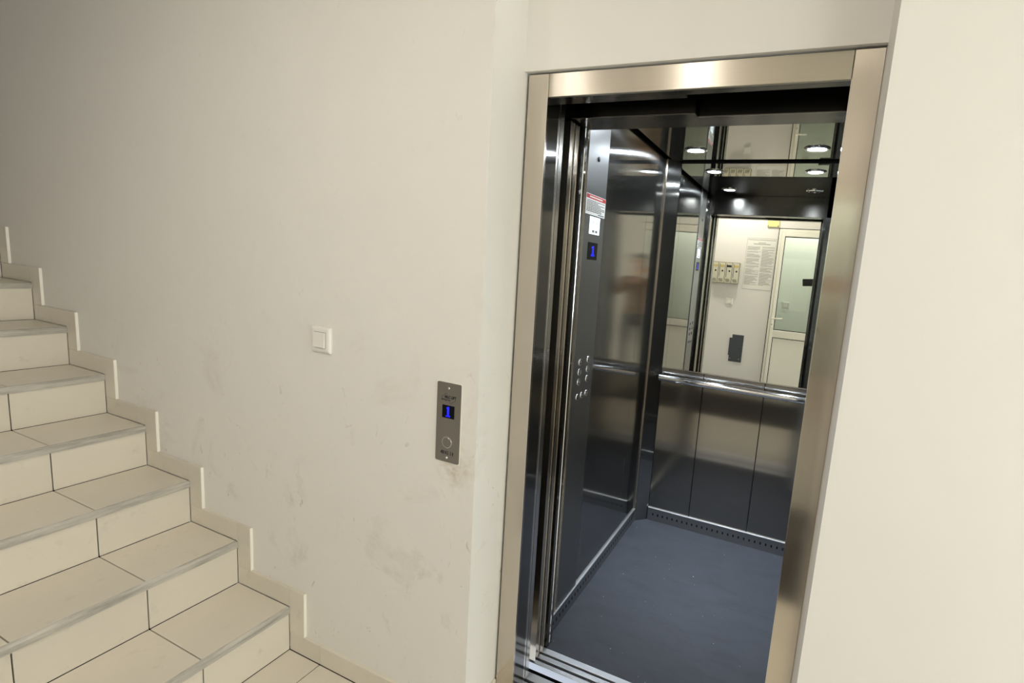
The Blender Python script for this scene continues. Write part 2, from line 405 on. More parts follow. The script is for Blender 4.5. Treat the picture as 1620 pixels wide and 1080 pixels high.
# entrance wall at the right-hand end: piers, lintel and a glazed door
ent = empty('wall_entrance', (5.6, -1.2, 0), kind='structure')
box('pier', 5.5, 5.7, YO - 0.2, -1.95, 0, 2.85, 'plaster2', ent)
box('pier', 5.5, 5.7, -0.45, 0.55, 0, 2.85, 'plaster2', ent)
box('lintel', 5.5, 5.7, -1.95, -0.45, 2.3, 2.85, 'plaster2', ent)
dr2 = empty('door_2', (5.55, -1.2, 0), kind='structure')
for y0, y1 in ((-1.95, -1.89), (-1.23, -1.17), (-0.51, -0.45)): box('stile', 5.53, 5.58, y0, y1, 0, 2.3, 'pvc', dr2, 0.004)
for z0, z1 in ((0.0, 0.1), (2.24, 2.3)):
    box('rail', 5.53, 5.58, -1.89, -1.23, z0, z1, 'pvc', dr2); box('rail', 5.53, 5.58, -1.17, -0.51, z0, z1, 'pvc', dr2)
box('pane', 5.55, 5.556, -1.89, -1.23, 0.1, 2.24, 'glass', dr2); box('pane', 5.55, 5.556, -1.17, -0.51, 0.1, 2.24, 'glass', dr2)
# the lift shaft: dark box around the car
sh = empty('wall_shaft', (0.4, 0.9, 0), kind='structure')
box('shaft_side', -0.30, -0.28, 0.55, 1.75, -0.4, 2.6, 'concrete', sh); box('shaft_side', 1.10, 1.12, 0.55, 1.75, -0.4, 2.6, 'concrete', sh)
box('shaft_rear', -0.30, 1.12, 1.75, 1.77, -0.4, 2.6, 'concrete', sh)
box('shaft_roof', -0.30, 1.12, 0.045, 1.77, 2.6, 2.62, 'concrete', sh); box('shaft_pit', -0.30, 1.12, 0.045, 1.77, -0.42, -0.4, 'concrete', sh)

# lobby floor with its tiles
X0, RUN, RISE = -0.8744, 0.2953, 0.1775
fl = empty('floor', (0, -1.2, 0), kind='structure')
box('screed', X0 - 0.02, 5.7, YO, YW + 0.01, -0.12, -0.0035, 'grout', fl)
box('screed', XL, XR_, YW + 0.01, 0.0, -0.12, -0.0035, 'grout', fl)
G = 0.0019
xs = [X0, -0.714] + [-0.714 + 0.6 * i for i in range(1, 12)]; xs[-1] = 5.5
ys = [YW - 0.01, -0.778, -1.378, -1.978, YO]
for i in range(len(xs) - 1):
    for j in range(len(ys) - 1):
        box('floor_tile', xs[i] + G, xs[i + 1] - G, ys[j + 1] + G, ys[j] - G, -0.010, 0.0, 'tile', fl, 0.0006)
for x0, x1 in ((XL, 0.3), (0.3, XR_)): box('floor_tile', x0 + G, x1 - G, YW - 0.01 + G, -0.001, -0.010, 0.0, 'tile', fl, 0.0006)

# skirting: along the lobby wall and stepping up the stair
bl = empty('baseboard_left', (-1.5, YW, 0), kind='structure')
YS = YW - 0.010
SH = 0.0745
xk = [X0, -0.714, -0.114, XL]
for a, b in zip(xk, xk[1:]): box('skirting_tile', a + 0.0007, b - 0.0007, YS, YW + 0.002, 0.001, SH, 'tile', bl, 0.0008)
box('skirting_tile', XL - 0.001, XL + 0.009, YS, -0.002, 0.001, SH, 'tile', bl, 0.0008)
NST = 11
for k in range(1, NST + 1):
    a, b = X0 - k * RUN, X0 - (k - 1) * RUN
    box('skirting_tile', a + 0.0007, b - 0.0007, YS, YW + 0.002, k * RISE + 0.001, k * RISE + SH, 'tile', bl, 0.0008)
    box('skirting_tile', b + 0.0003, b + 0.0765, YS, YW + 0.002, (k - 1) * RISE + SH + 0.0008, k * RISE + SH, 'tile', bl, 0.0006)
    box('painted_edge', b + 0.0765, b + 0.0785, YS + 0.0004, YW + 0.001, (k - 1) * RISE + SH + 0.001, k * RISE + SH - 0.001, 'white_paint', bl)
br = empty('baseboard_right', (3.2, YW, 0), kind='structure')
for x in [0.864 + 0.6 * i for i in range(8)]: box('skirting_tile', x + 0.0007, min(x + 0.6, 5.5) - 0.0007, YS, YW + 0.002, 0.001, SH, 'tile', br, 0.0008)
bb = empty('baseboard_behind', (0, YO, 0), kind='structure')
for x0, x1 in ((-0.87, -0.25), (-0.25, 0.355), (1.33, 1.93), (1.93, 2.53), (2.53, 3.13), (3.13, 3.73), (3.73, 4.33), (4.33, 4.93), (4.93, 5.5)): box('skirting_tile', x0 + 0.0007, x1 - 0.0007, YO - 0.002, YO + 0.010, 0.001, SH, 'tile', bb, 0.0008)

# ------------------------------------------------------------------ staircase
SW0, SW1 = YS, -1.40
JT = [SW0, -0.470, -0.785, -1.10, SW1]
st = empty('staircase', (X0, -0.8, 0), 'beige tiled staircase climbing leftwards along the plaster wall', 'stairs')
for k in range(1, NST + 1):
    xf = X0 - (k - 1) * RUN; z = k * RISE
    xb = xf - RUN
    if k == NST: xb = -4.595
    step = empty('step', (xf - 0.15, -0.8, z - RISE)); step.parent = st; step.location = Vector((xf - 0.15, -0.8, z - RISE)) - st.location
    box('step_core', xb - (0.02 if k < NST else 0), xf - 0.010, SW1, SW0, z - RISE - 0.02 if k > 1 else 0.001, z - 0.009, 'grout', step)
    for a, b in zip(JT, JT[1:]):
        g = 0.0021
        box('tread_tile', xb + 0.0022, xf - 0.0085, b + g, a - g * 0.6, z - 0.009, z, 'tile', step, 0.0006)
        box('riser_tile', xf - 0.010, xf, b + g, a - g * 0.6, z - RISE + 0.001, z - 0.0285, 'tile', step, 0.0005)
    prism('nosing', [(xf - 0.0085, z - 0.0002), (xf - 0.003, z - 0.0025), (xf + 0.0035, z - 0.010), (xf + 0.0035, z - 0.028), (xf - 0.0085, z - 0.028)], 'y', SW1, SW0, 'nosing', step)
struct(box('wall_stringer', -4.6, X0 + 0.08, SW1 - 0.10, SW1, 0, 0.9, 'plaster2')) if False else None

# ================================================================== THE LIFT
# landing door frame
lf = empty('door_frame', (0.4, 0.0, 0), 'brushed stainless steel door surround of the open lift, set in the wall recess', 'door frame')
ZT = 2.0086; FO = 0.0665
for side, x0, x1 in (('l', -FO, 0.0), ('r', 0.8, 0.8 + FO - 0.003)):
    box('jamb', x0, x1, 0.0, 0.012, 0.0, ZT + 0.0643, 'steel_v', lf, 0.0012)
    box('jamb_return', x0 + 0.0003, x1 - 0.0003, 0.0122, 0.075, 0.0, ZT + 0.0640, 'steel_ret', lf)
box('header', 0.0012, 0.7988, 0.0005, 0.012, ZT, ZT + 0.0640, 'steel_h', lf, 0.0010)
box('header_return', 0.0, 0.80, 0.0122, 0.046, ZT + 0.0005, ZT + 0.02, 'steel_shaded', lf)
box('header_lip', 0.0, 0.398, 0.0462, 0.070, ZT + 0.0005, ZT + 0.012, 'steel_shaded', lf, 0.0006)
box('track_cover', -0.05, 0.85, 0.072, 0.150, ZT + 0.050, ZT + 0.30, 'black', lf)
for sx in (0.0, 0.8):
    box('jamb_edge', sx - 0.0008 if sx == 0 else sx - 0.0006, sx + 0.0006 if sx == 0 else sx + 0.0008, -0.0004, 0.0016, 0.0, ZT, 'edge', lf)
# landing sill
ls = empty('landing_sill', (0.4, 0.11, 0), 'ribbed aluminium threshold with door grooves at the landing side', 'sill')
for y0, y1 in ((0.0, 0.078), (0.090, 0.106), (0.118, 0.151)): box('sill_rib', -0.03, 0.83, y0, y1, -0.03, 0.0, 'alu', ls, 0.0008)
for y0, y1 in ((0.078, 0.090), (0.106, 0.118)): box('groove', -0.03, 0.83, y0, y1, -0.03, -0.010, 'dark_metal', ls)
# two telescopic landing panels, parked behind the left jamb
for y0, lab in ((0.0785, 'stainless landing door leaf parked behind left jamb, nearest the lobby'), (0.108, 'stainless landing door leaf parked behind left jamb, nearest the car')):
    d = empty('landing_door_leaf', (-0.2, y0, 0.004), lab, 'door leaf', 'landing door leaves')
    box('leaf_skin', -0.27, -0.012, y0, y0 + 0.026, 0.006, 2.03, 'steel_car', d, 0.001)
    box('leaf_edge', -0.0118, -0.0098, y0 + 0.001, y0 + 0.025, 0.006, 2.03, 'edge', d)

# ------------------------------------------------------------------ the car
CX0, CX1, CY0, CY1, CZ = -0.0404, 0.940, 0.33, 1.5058, 2.1495
CH = 0.068
car = empty('elevator_car', (0.45, 0.9, 0.0), 'stainless steel lift car with mirror, handrail and grey rubber floor', 'elevator')
# floor
prism('car_floor', [(CX0, 0.284), (CX1, 0.284), (CX1, CY1 - CH), (CX1 - CH, CY1), (CX0 + CH, CY1), (CX0, CY1 - CH)], 'z', -0.03, 0.0, 'car_floor', car)
# car sill
for y0, y1 in ((0.193, 0.212), (0.224, 0.246), (0.256, 0.283)): box('sill_rib', -0.06, 0.86, y0, y1, -0.03, 0.001, 'alu', car, 0.0008)
for y0, y1 in ((0.212, 0.224), (0.246, 0.256)): box('sill_groove', -0.06, 0.86, y0, y1, -0.03, -0.010, 'dark_metal', car)
# back wall: lower panels between black joints
KH = 0.083
SE = [CX0 + CH + 0.001, 0.281, 0.620, CX1 - CH - 0.001]
box('back_shell', CX0 - 0.02, CX1 + 0.02, CY1 + 0.012, CY1 + 0.03, 0, 2.3, 'dark_gap', car)
for a, b in zip(SE, SE[1:]):
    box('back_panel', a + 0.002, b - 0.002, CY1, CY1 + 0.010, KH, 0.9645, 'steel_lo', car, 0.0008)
# kick plate with vents
kp = box('kick_plate', SE[0], SE[-1], CY1 - 0.006, CY1 + 0.002, 0.0, KH - 0.004, 'kick', car)
box('kick_trim', SE[0], SE[-1], CY1 - 0.010, CY1 + 0.002, KH - 0.004, KH + 0.001, 'trim', kp, 0.0008)
def slots(name, pts, dx, dy, dz, parent):
    bm = bmesh.new()
    for x, y, z in pts: add_box(bm, x - dx, x + dx, y - dy, y + dy, z - dz, z + dz)
    c = Vector(pts[len(pts) // 2]); bmesh.ops.translate(bm, vec=-c, verts=bm.verts)
    return tag(from_bm(name, bm, 'dark_gap', c, parent), kind='stuff')
slots('vent_slots', [(SE[0] + 0.035 + 0.0305 * i, CY1 - 0.0062, 0.042) for i in range(27)], 0.0042, 0.0006, 0.0075, kp)
# mirror on the upper back wall
ZM0 = 0.968
mi = box('mirror', SE[0] + 0.001, SE[-1] - 0.001, CY1, CY1 + 0.005, ZM0 + 0.004, CZ - 0.011, 'mirror', car)
box('mirror_trim', SE[0], SE[-1], CY1 - 0.003, CY1 + 0.002, ZM0 - 0.0015, ZM0 + 0.0035, 'edge', mi)
# handrail on the back wall
hr = empty('handrail', (0.45, CY1 - 0.05, 0.915)); hr.parent = car; hr.location = Vector((0.45, CY1 - 0.05, 0.915)) - car.location
tube('rail_bar', [(SE[0] + 0.004, CY1 - 0.055, 0.918), (SE[-1] - 0.004, CY1 - 0.055, 0.918)], 0.0185, 'chrome', hr, 24)
for x in (0.16, 0.45, 0.74):
    tube('rail_bracket', [(x, CY1 - 0.055, 0.905), (x, CY1 - 0.03, 0.892), (x, CY1 + 0.001, 0.892)], 0.006, 'chrome', hr, 10)
for x in (SE[0] + 0.003, SE[-1] - 0.003): lathe('rail_cap', [(0, -0.004), (0.012, -0.0035), (0.0187, 0.0), (0.012, 0.0035), (0, 0.004)], 'x', (x, CY1 - 0.055, 0.918), 'chrome', hr, 20)
# chamfered corner posts
for s in (0, 1):
    q = (lambda x: x) if s == 0 else (lambda x: CX0 + CX1 - x)
    prism('corner_post', [(q(CX0 - 0.001), CY1 - CH), (q(CX0 + CH), CY1 + 0.001), (q(CX0 + CH - 0.01), CY1 + 0.011), (q(CX0 - 0.012), CY1 + 0.011), (q(CX0 - 0.012), CY1 - CH)], 'z', 0.0, 2.2, 'steel_car', car)
    tube('post_bead', [(q(CX0 + 0.001), CY1 - CH - 0.004, 0.001), (q(CX0 + 0.001), CY1 - CH - 0.004, CZ)], 0.009, 'bronze', car, 8)
# side walls: panels between joints
ys_l = [0.335, 0.590, 1.012, CY1 - CH]
for s in (0, 1):
    q0, q1 = (CX0 - 0.010, CX0) if s == 0 else (CX1, CX1 + 0.010)
    box('side_shell', (CX0 - 0.03 if s == 0 else CX1 + 0.012), (CX0 - 0.012 if s == 0 else CX1 + 0.03), 0.29, CY1 + 0.03, -0.02, 2.3, 'dark_gap', car)
    yl = [0.592, 1.155, CY1 - CH] if s == 0 else [0.335, 0.72, 1.105, CY1 - CH]
    for a, b in zip(yl, yl[1:]):
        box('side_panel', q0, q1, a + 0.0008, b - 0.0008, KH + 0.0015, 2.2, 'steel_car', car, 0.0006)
    ks = box('kick_plate', (CX0 - 0.004 if s == 0 else CX1 - 0.006), (CX0 + 0.006 if s == 0 else CX1 + 0.004), 0.335, CY1 - CH - 0.001, 0.0, KH - 0.003, 'kick', car)
    box('kick_trim', (CX0 - 0.004 if s == 0 else CX1 - 0.009), (CX0 + 0.009 if s == 0 else CX1 + 0.004), 0.335, CY1 - CH - 0.001, KH - 0.003, KH + 0.001, 'trim', ks, 0.0008)
    sx = CX0 + 0.0062 if s == 0 else CX1 - 0.0062
    bm = None
    slots('vent_slots', [(sx, 0.37 + 0.0305 * i, 0.042) for i in range(34)], 0.0006, 0.0042, 0.0075, ks)
# front posts, inner front wall and car header
for s in (0, 1):
    q = (lambda x: x) if s == 0 else (lambda x: 0.80 - x)
    a, b = sorted((q(-0.016), q(-0.12)))
    prism('front_post', [(q(-0.016), 0.286), (q(-0.012), 0.300), (q(-0.012), 0.322), (q(-0.030), 0.334), (q(-0.15), 0.334), (q(-0.15), 0.286)], 'z', 0.001, 2.2, 'steel_car', car)
    tube('post_bead', [(q(-0.0122), 0.3005, 0.002), (q(-0.0122), 0.3005, 2.004)], 0.0026, 'chrome', car, 8)
box('car_header', -0.12, 0.392, 0.200, 0.334, 2.006, 2.2, 'steel_shaded', car, 0.001)
box('car_header', 0.3925, 0.92, 0.232, 0.334, 2.006, 2.2, 'steel_shaded', car, 0.001)
box('header_edge', -0.02, 0.392, 0.1985, 0.2005, 2.0055, 2.0085, 'edge', car); box('header_edge', 0.3925, 0.82, 0.2305, 0.2325, 2.0055, 2.0085, 'edge', car)
box('door_operator', -0.25, 1.0, 0.17, 0.30, 2.20, 2.45, 'black', car)
# two telescopic car door leaves, parked at the left
for y0 in (0.1985, 0.2365):
    cd = box('car_door_leaf', -0.27, -0.020, y0, y0 + 0.028, 0.004, 2.0, 'bronze', car, 0.0015)
    box('leaf_bead', -0.0212, -0.0188, y0 + 0.0275, y0 + 0.0290, 0.004, 2.0, 'edge', cd)
    box('leaf_bead', -0.0212, -0.0188, y0 - 0.001, y0 + 0.0005, 0.004, 2.0, 'edge', cd)
# ceiling: polished panel with a black shadow gap, four downlights
box('roof_shell', CX0 - 0.03, CX1 + 0.03, 0.29, CY1 + 0.03, CZ + 0.05, CZ + 0.07, 'dark_gap', car)
box('car_ceiling', CX0 + 0.024, CX1 - 0.024, CY0 + 0.020, CY1 - 0.016, CZ, CZ + 0.006, 'ceil_steel', car)
for i, (x, y, on) in enumerate(((0.161, 1.243, 1), (0.726, 1.243, 1), (0.161, 0.604, 1), (0.726, 0.604, 0))):
    dl = lathe('downlight', [(0.040, -0.0005), (0.041, -0.006), (0.052, -0.007), (0.0585, -0.003), (0.0590, 0.0)], 'z', (x, y, CZ), 'chrome', car, 32, False)
    lathe('downlight_lens', [(0.0, -0.0035), (0.036, -0.0035), (0.0398, -0.0015), (0.0398, -0.0005)], 'z', (x, y, CZ), 'lamp_on' if on else 'lamp_off', dl, 24, False)
    if on:
        l = bpy.data.lights.new('downlight_beam', 'SPOT'); l.energy = 120 if y > 1 else 7; l.color = (0.74, 0.86, 1.0)
        l.spot_size = math.radians(62); l.spot_blend = 1.0; l.shadow_soft_size = 0.035
        lo = bpy.data.objects.new('downlight_beam', l); COL.objects.link(lo); lo.location = Vector((x, y, CZ - 0.012)) - car.location; lo.parent = car

# ---- control panel on the car's left wall
CPX = CX0 + 0.004
cp = empty('control_panel', (CX0, 0.49, KH)); cp.parent = car; cp.location = Vector((CX0, 0.49, KH)) - car.location
box('panel_plate', CX0 - 0.008, CPX, 0.392, 0.588, KH + 0.002, 2.2, 'steel_cop', cp, 0.0012)
box('panel_plate', CX0 - 0.010, CX0, 0.335, 0.3895, KH + 0.002, 2.2, 'steel_car', cp, 0.0006)
box('plate_edge', CX0 - 0.002, CPX + 0.0006, 0.3893, 0.3915, KH + 0.002, 2.2, 'edge', cp)
X1 = CPX + 0.0004
UY, UZ, UX = (0, 1, 0), (0, 0, 1), (1, 0, 0)
# key switch
ky = lathe('key_switch', [(0.0, 0.004), (0.007, 0.004), (0.0085, 0.003), (0.010, 0.0)], 'x', (CPX, 0.487, 1.940), 'dark_metal', cp, 20)
# instruction label
lb = box('instruction_label', CPX, CPX + 0.0006, 0.397, 0.587, 1.727, 1.803, 'paper', cp)
box('label_band', CPX + 0.0006, CPX + 0.0008, 0.399, 0.585, 1.786, 1.801, 'red_ink', lb)
rr = random.Random(3)
strips('label_heading', [(0.03 + 0.0115 * i, 0.03 + 0.0115 * i + 0.0085, -0.0025, 0.0025) for i in range(11)], (CPX + 0.0009, 0.399, 1.7935), UY, UZ, 'paper', lb)
R_ = []
for i in range(8):
    v = 1.7795 - 0.0056 * i - 1.7795; u = 0.004
    end = 0.178 if i in (0, 2, 4, 5) else rr.uniform(0.08, 0.15)
    while u < end:
        l_ = rr.uniform(0.008, 0.02); R_.append((u, min(u + l_, end), v - 0.0016, v + 0.0012)); u += l_ + 0.003
R_.append((0.115, 0.178, -0.0480, -0.0450))
strips('label_text', R_, (CPX + 0.0009, 0.400, 1.7795), UY, UZ, 'ink', lb)
# lit screen and floor display
sc = box('screen', CPX - 0.001, CPX + 0.0012, 0.443, 0.543, 1.655, 1.722, 'lcd_white', cp, 0.0008)
text('screen_text', 'MLC LIFT', 0.0135, (CPX + 0.0016, 0.497, 1.700), UY, UZ, 'ink', sc)
text('screen_text', 'Moving You', 0.0075, (CPX + 0.0016, 0.482, 1.691), UY, UZ, 'ink', sc)
strips('screen_icons', [(-0.026, -0.004, 0.0, 0.009), (0.004, 0.026, 0.0, 0.009)], (CPX + 0.0016, 0.495, 1.662), UY, UZ, 'ink_grey', sc)
dp = box('floor_display', CPX - 0.001, CPX + 0.0012, 0.443, 0.537, 1.556, 1.624, 'lcd_black', cp, 0.0008)
def seg_digit(name, o, ux, uz, wd, ht, t, parent):
    """the number 1 as a fat seven-segment figure with serifs"""
    R = [(-t / 2, t / 2, -ht / 2, ht / 2), (-wd * 0.42, -t / 2, ht * 0.30, ht * 0.42), (-wd / 2, wd / 2, -ht / 2, -ht / 2 + t * 0.55)]
    return strips(name, R, o, ux, uz, 'led_blue', parent)
seg_digit('display_digit', (CPX + 0.0016, 0.492, 1.590), UY, UZ, 0.034, 0.040, 0.014, dp)
# push buttons
def push(x, y, z, sym, r=0.0115, mat='chrome', inkmat='paper'):
    b_ = lathe('push_button', [(0.0, 0.0045), (r * 0.80, 0.0045), (r * 0.86, 0.0030), (r, 0.0028), (r * 1.08, 0.0)], 'x', (x, y, z), 'dark_metal', cp, 22)
    lathe('button_ring', [(r * 0.98, 0.0026), (r * 1.10, 0.0034), (r * 1.20, 0.0022), (r * 1.24, 0.0)], 'x', (x, y, z), 'chrome', b_, 22, False)
    if sym: text('button_mark', sym, r * 1.55, (x + 0.0050, y, z), UY, UZ, inkmat, b_)
for i, (z, pr) in enumerate(((1.148, '45'), (1.107, '23'), (1.066, '01'))):
    for y, ch in zip((0.450, 0.531), pr): push(CPX, y, z, ch)
for y, ch, mk in ((0.446, '!', 'mail_tag'), (0.489, '<>', 'paper'), (0.532, '><', 'paper')): push(CPX, y, 1.004, ch, 0.0105, 'chrome', mk)

# ================================================================== THINGS ON THE STAIR WALL
# landing call panel
PX, PZ = -0.1765, 1.033
ca = empty('call_panel', (PX, YW, 0.909), 'stainless lift call plate with blue number and round button beside the recess', 'call panel')
bm = bmesh.new(); 
hw, hh, rc = 0.0437, 0.1235, 0.005
pts = []
for cx_, cz_, a0 in ((hw - rc, hh - rc, 0), (-hw + rc, hh - rc, 90), (-hw + rc, -hh + rc, 180), (hw - rc, -hh + rc, 270)):
    for i in range(5):
        a = math.radians(a0 + i * 22.5); pts.append((PX + cx_ + rc * math.cos(a), PZ + cz_ + rc * math.sin(a)))
bm.free()
prism('plate', pts, 'y', YW - 0.0035, YW - 0.001, 'steel_call', ca)
prism('filler_rim', [(PX + (x - PX) * 1.055, PZ + (z - PZ) * 1.020) for x, z in pts], 'y', YW - 0.001, YW, 'white_paint', ca)
YP = YW - 0.0038
for dz in (0.107, -0.110):
    scw = lathe('screw', [(0.0, -0.0018), (0.0028, -0.0014), (0.0040, 0.0)], 'y', (PX - 0.001, YW - 0.0035, PZ + dz), 'chrome', ca, 16)
    strips('screw_slot', [(-0.0026, 0.0026, -0.0005, 0.0005)], (PX - 0.001, YW - 0.0054, PZ + dz), (1, 0, 0.4), (0, 0, 1), 'ink', scw)
text('brand_lettering', 'MLC LIFT', 0.0112, (PX + 0.006, YP, PZ + 0.0795), (1, 0, 0), (0, 0, 1), 'ink', ca, stretch=0.92, bold=0.0006)
text('brand_lettering', 'Moving You', 0.0068, (PX - 0.010, YP, PZ + 0.0710), (1, 0, 0), (0, 0, 1), 'ink', ca, bold=0.0003)
def lines_on(name, segs, t, o, mat, parent):
    bm = bmesh.new()
    for (x0, z0), (x1, z1) in segs:
        d = Vector((x1 - x0, 0, z1 - z0)).normalized(); n = Vector((-d.z, 0, d.x)) * t / 2
        a, b = Vector((x0, 0, z0)), Vector((x1, 0, z1))
        bm.faces.new([bm.verts.new(p) for p in (a - n, b - n, b + n, a + n)])
    me = bpy.data.meshes.new(name); bm.to_mesh(me); bm.free(); me.materials.append(M[mat]); return put(name, me, o, parent)
lines_on('logo_outline', [((-0.026, 0.079), (-0.0105, 0.0905)), ((-0.0105, 0.0905), (-0.0055, 0.0870)), ((-0.026, 0.079), (-0.0235, 0.0745)), ((0.026, 0.0725), (0.0085, 0.0610)), ((0.0085, 0.0610), (0.0040, 0.0645)), ((0.026, 0.0725), (0.0245, 0.0765))], 0.0009, (PX, YP, PZ), 'ink', ca)
cd_ = box('call_display', PX - 0.0225, PX + 0.0225, YW - 0.0042, YW - 0.003, PZ + 0.0145, PZ + 0.0545, 'lcd_black', ca, 0.0004)
seg_digit('display_digit', (PX, YW - 0.0046, PZ + 0.0345), (1, 0, 0), (0, 0, 1), 0.0165, 0.0315, 0.0080, cd_)
cb = lathe('call_button', [(0.0, -0.0030), (0.0145, -0.0030), (0.0155, -0.0020), (0.0158, 0.0)], 'y', (PX, YW - 0.0035, PZ - 0.0605), 'steel_call', ca, 32)
lathe('button_ring', [(0.0160, 0.0), (0.0164, -0.0020), (0.0174, -0.0020), (0.0180, 0.0)], 'y', (PX, YW - 0.0035, PZ - 0.0605), 'edge', cb, 32, False)
text('capacity_lettering', '400 KG  5', 0.0150, (PX - 0.0040, YP, PZ - 0.0945), (1, 0, 0), (0, 0, 1), 'ink', ca, stretch=0.62, bold=0.0005)
strips('person_symbol', [(-0.0016, 0.0016, 0.0035, 0.0065), (-0.0036, 0.0036, 0.0012, 0.0028), (-0.0018, 0.0018, -0.0020, 0.0012), (-0.0018, -0.0004, -0.0062, -0.0020), (0.0004, 0.0018, -0.0062, -0.0020)], (PX + 0.0215, YP, PZ - 0.0950), (1, 0, 0), (0, 0, 1), 'ink', ca)

# light switches
def light_switch(x, z, yw, sgn, label):
    """sgn -1: mounted on a wall whose face looks towards -Y; +1: towards +Y"""
    s = empty('light_switch', (x, yw, z - 0.043), label, 'light switch', 'white rocker light switches')
    bm = bmesh.new()
    prof = [(0.0425, 0.0), (0.0430, 0.004), (0.0415, 0.0085), (0.0365, 0.0110)]
    rings = []
    for r, d in prof:
        rings.append([bm.verts.new((a * r, sgn * d, b * r)) for a, b in ((-1, -1), (1, -1), (1, 1), (-1, 1))])
    for A, B in zip(rings, rings[1:]):
        for i in range(4): bm.faces.new((A[i], A[(i + 1) % 4], B[(i + 1) % 4], B[i]))
    bm.faces.new(rings[-1]); bm.faces.new(rings[0])
    from_bm('switch_frame', bm, 'switch_white', (x, yw, z), s)
    r = 0.0255
    a, b = sorted((yw + sgn * 0.0108, yw + sgn * 0.0114))
    box('switch_gap', x - r - 0.0012, x + r + 0.0012, a, b, z - r - 0.0012, z + r + 0.0012, 'ink_grey', s)
    bm = bmesh.new()
    vs = [bm.verts.new(c) for c in ((-r, sgn * 0.011, -r), (r, sgn * 0.011, -r), (r, sgn * 0.011, r), (-r, sgn * 0.011, r), (-r, sgn * 0.0175, -r * 0.98), (r, sgn * 0.0175, -r * 0.98), (r, sgn * 0.0135, r * 0.98), (-r, sgn * 0.0135, r * 0.98))]
    for f in ((3, 2, 1, 0), (4, 5, 6, 7), (0, 1, 5, 4), (1, 2, 6, 5), (2, 3, 7, 6), (3, 0, 4, 7)): bm.faces.new([vs[i] for i in f])
    bmesh.ops.bevel(bm, geom=list(bm.edges), offset=0.0008, segments=1, affect='EDGES')
    from_bm('rocker', bm, 'switch_white', (x, yw, z), s)
light_switch(-0.7085, 1.218, YW, -1, 'white rocker light switch on the plaster wall between stairs and call plate')
light_switch(-0.139, 1.218, YO, 1, 'white rocker light switch under the mailboxes, seen in the car mirror')

# ================================================================== OPPOSITE WALL (seen in the car mirror)
# white door with opaque glass
d1 = empty('door_1', (0.83, YO, 0), kind='structure')
DX0, DX1, DT = 0.366, 1.30, 2.153
box('door_frame_post', DX0, DX0 + 0.030, YO - 0.03, YO + 0.020, 0, DT, 'pvc', d1, 0.003); box('door_frame_post', DX1 - 0.030, DX1, YO - 0.03, YO + 0.020, 0, DT, 'pvc', d1, 0.003)
box('door_frame_head', DX0 + 0.030, DX1 - 0.030, YO - 0.03, YO + 0.020, DT - 0.035, DT, 'pvc', d1, 0.003)
for a, b in ((DX0 - 0.010, DX0 - 0.0003), (DX1 + 0.0003, DX1 + 0.010)): box('door_shadow_gap', a, b, YO - 0.001, YO + 0.004, 0, DT + 0.010, 'gasket', d1)
box('door_shadow_gap', DX0 - 0.0003, DX1 + 0.0003, YO - 0.001, YO + 0.004, DT + 0.0003, DT + 0.010, 'gasket', d1)
lx0, lx1 = DX0 + 0.034, DX1 - 0.034
gx0, gx1 = 0.437, DX1 - 0.075
leaf = empty('door_leaf', (0.83, YO + 0.01, 0)); leaf.parent = d1; leaf.location = Vector((0.83, YO + 0.01, 0)) - d1.location
for a, b in ((lx0, gx0), (gx1, lx1)): box('leaf_stile', a, b, YO + 0.002, YO + 0.034, 0.01, DT - 0.038, 'pvc', leaf, 0.004)
for a, b in ((0.01, 0.11), (0.826, 0.918), (2.064, DT - 0.038)): box('leaf_rail', gx0, gx1, YO + 0.002, YO + 0.033, a, b, 'pvc', leaf, 0.004)
for a, b, mt in ((0.11, 0.826, 'pvc'), (0.918, 2.064, 'frost')):
    for u, v in ((gx0, gx0 + 0.009), (gx1 - 0.009, gx1)): box('leaf_gasket', u, v, YO + 0.002, YO + 0.018, a, b, 'gasket', leaf)
    for u, v in ((a, a + 0.009), (b - 0.009, b)): box('leaf_gasket', gx0 + 0.009, gx1 - 0.009, YO + 0.002, YO + 0.018, u, v, 'gasket', leaf)
    box('leaf_pane', gx0 + 0.009, gx1 - 0.009, YO + 0.010, YO + 0.014, a + 0.009, b - 0.009, mt, leaf)
hd = empty('door_handle', (0.412, YO + 0.034, 1.063)); hd.parent = d1; hd.location = Vector((0.412, YO + 0.034, 1.063)) - d1.location
box('handle_plate', 0.400, 0.424, YO + 0.034, YO + 0.042, 0.95, 1.09, 'pvc', hd, 0.004)
tube('handle_lever', [(0.412, YO + 0.040, 1.063), (0.412, YO + 0.075, 1.063), (0.430, YO + 0.085, 1.064), (0.530, YO + 0.085, 1.068)], 0.009, 'pvc', hd, 12)
lathe('keyhole', [(0.0, 0.001), (0.006, 0.001), (0.0065, 0.0)], 'y', (0.412, YO + 0.042, 0.985), 'ink', hd, 14)
light_switch(0.527, 1.206, YO - 0.6, 1, 'white rocker light switch showing through the glass of the white door')
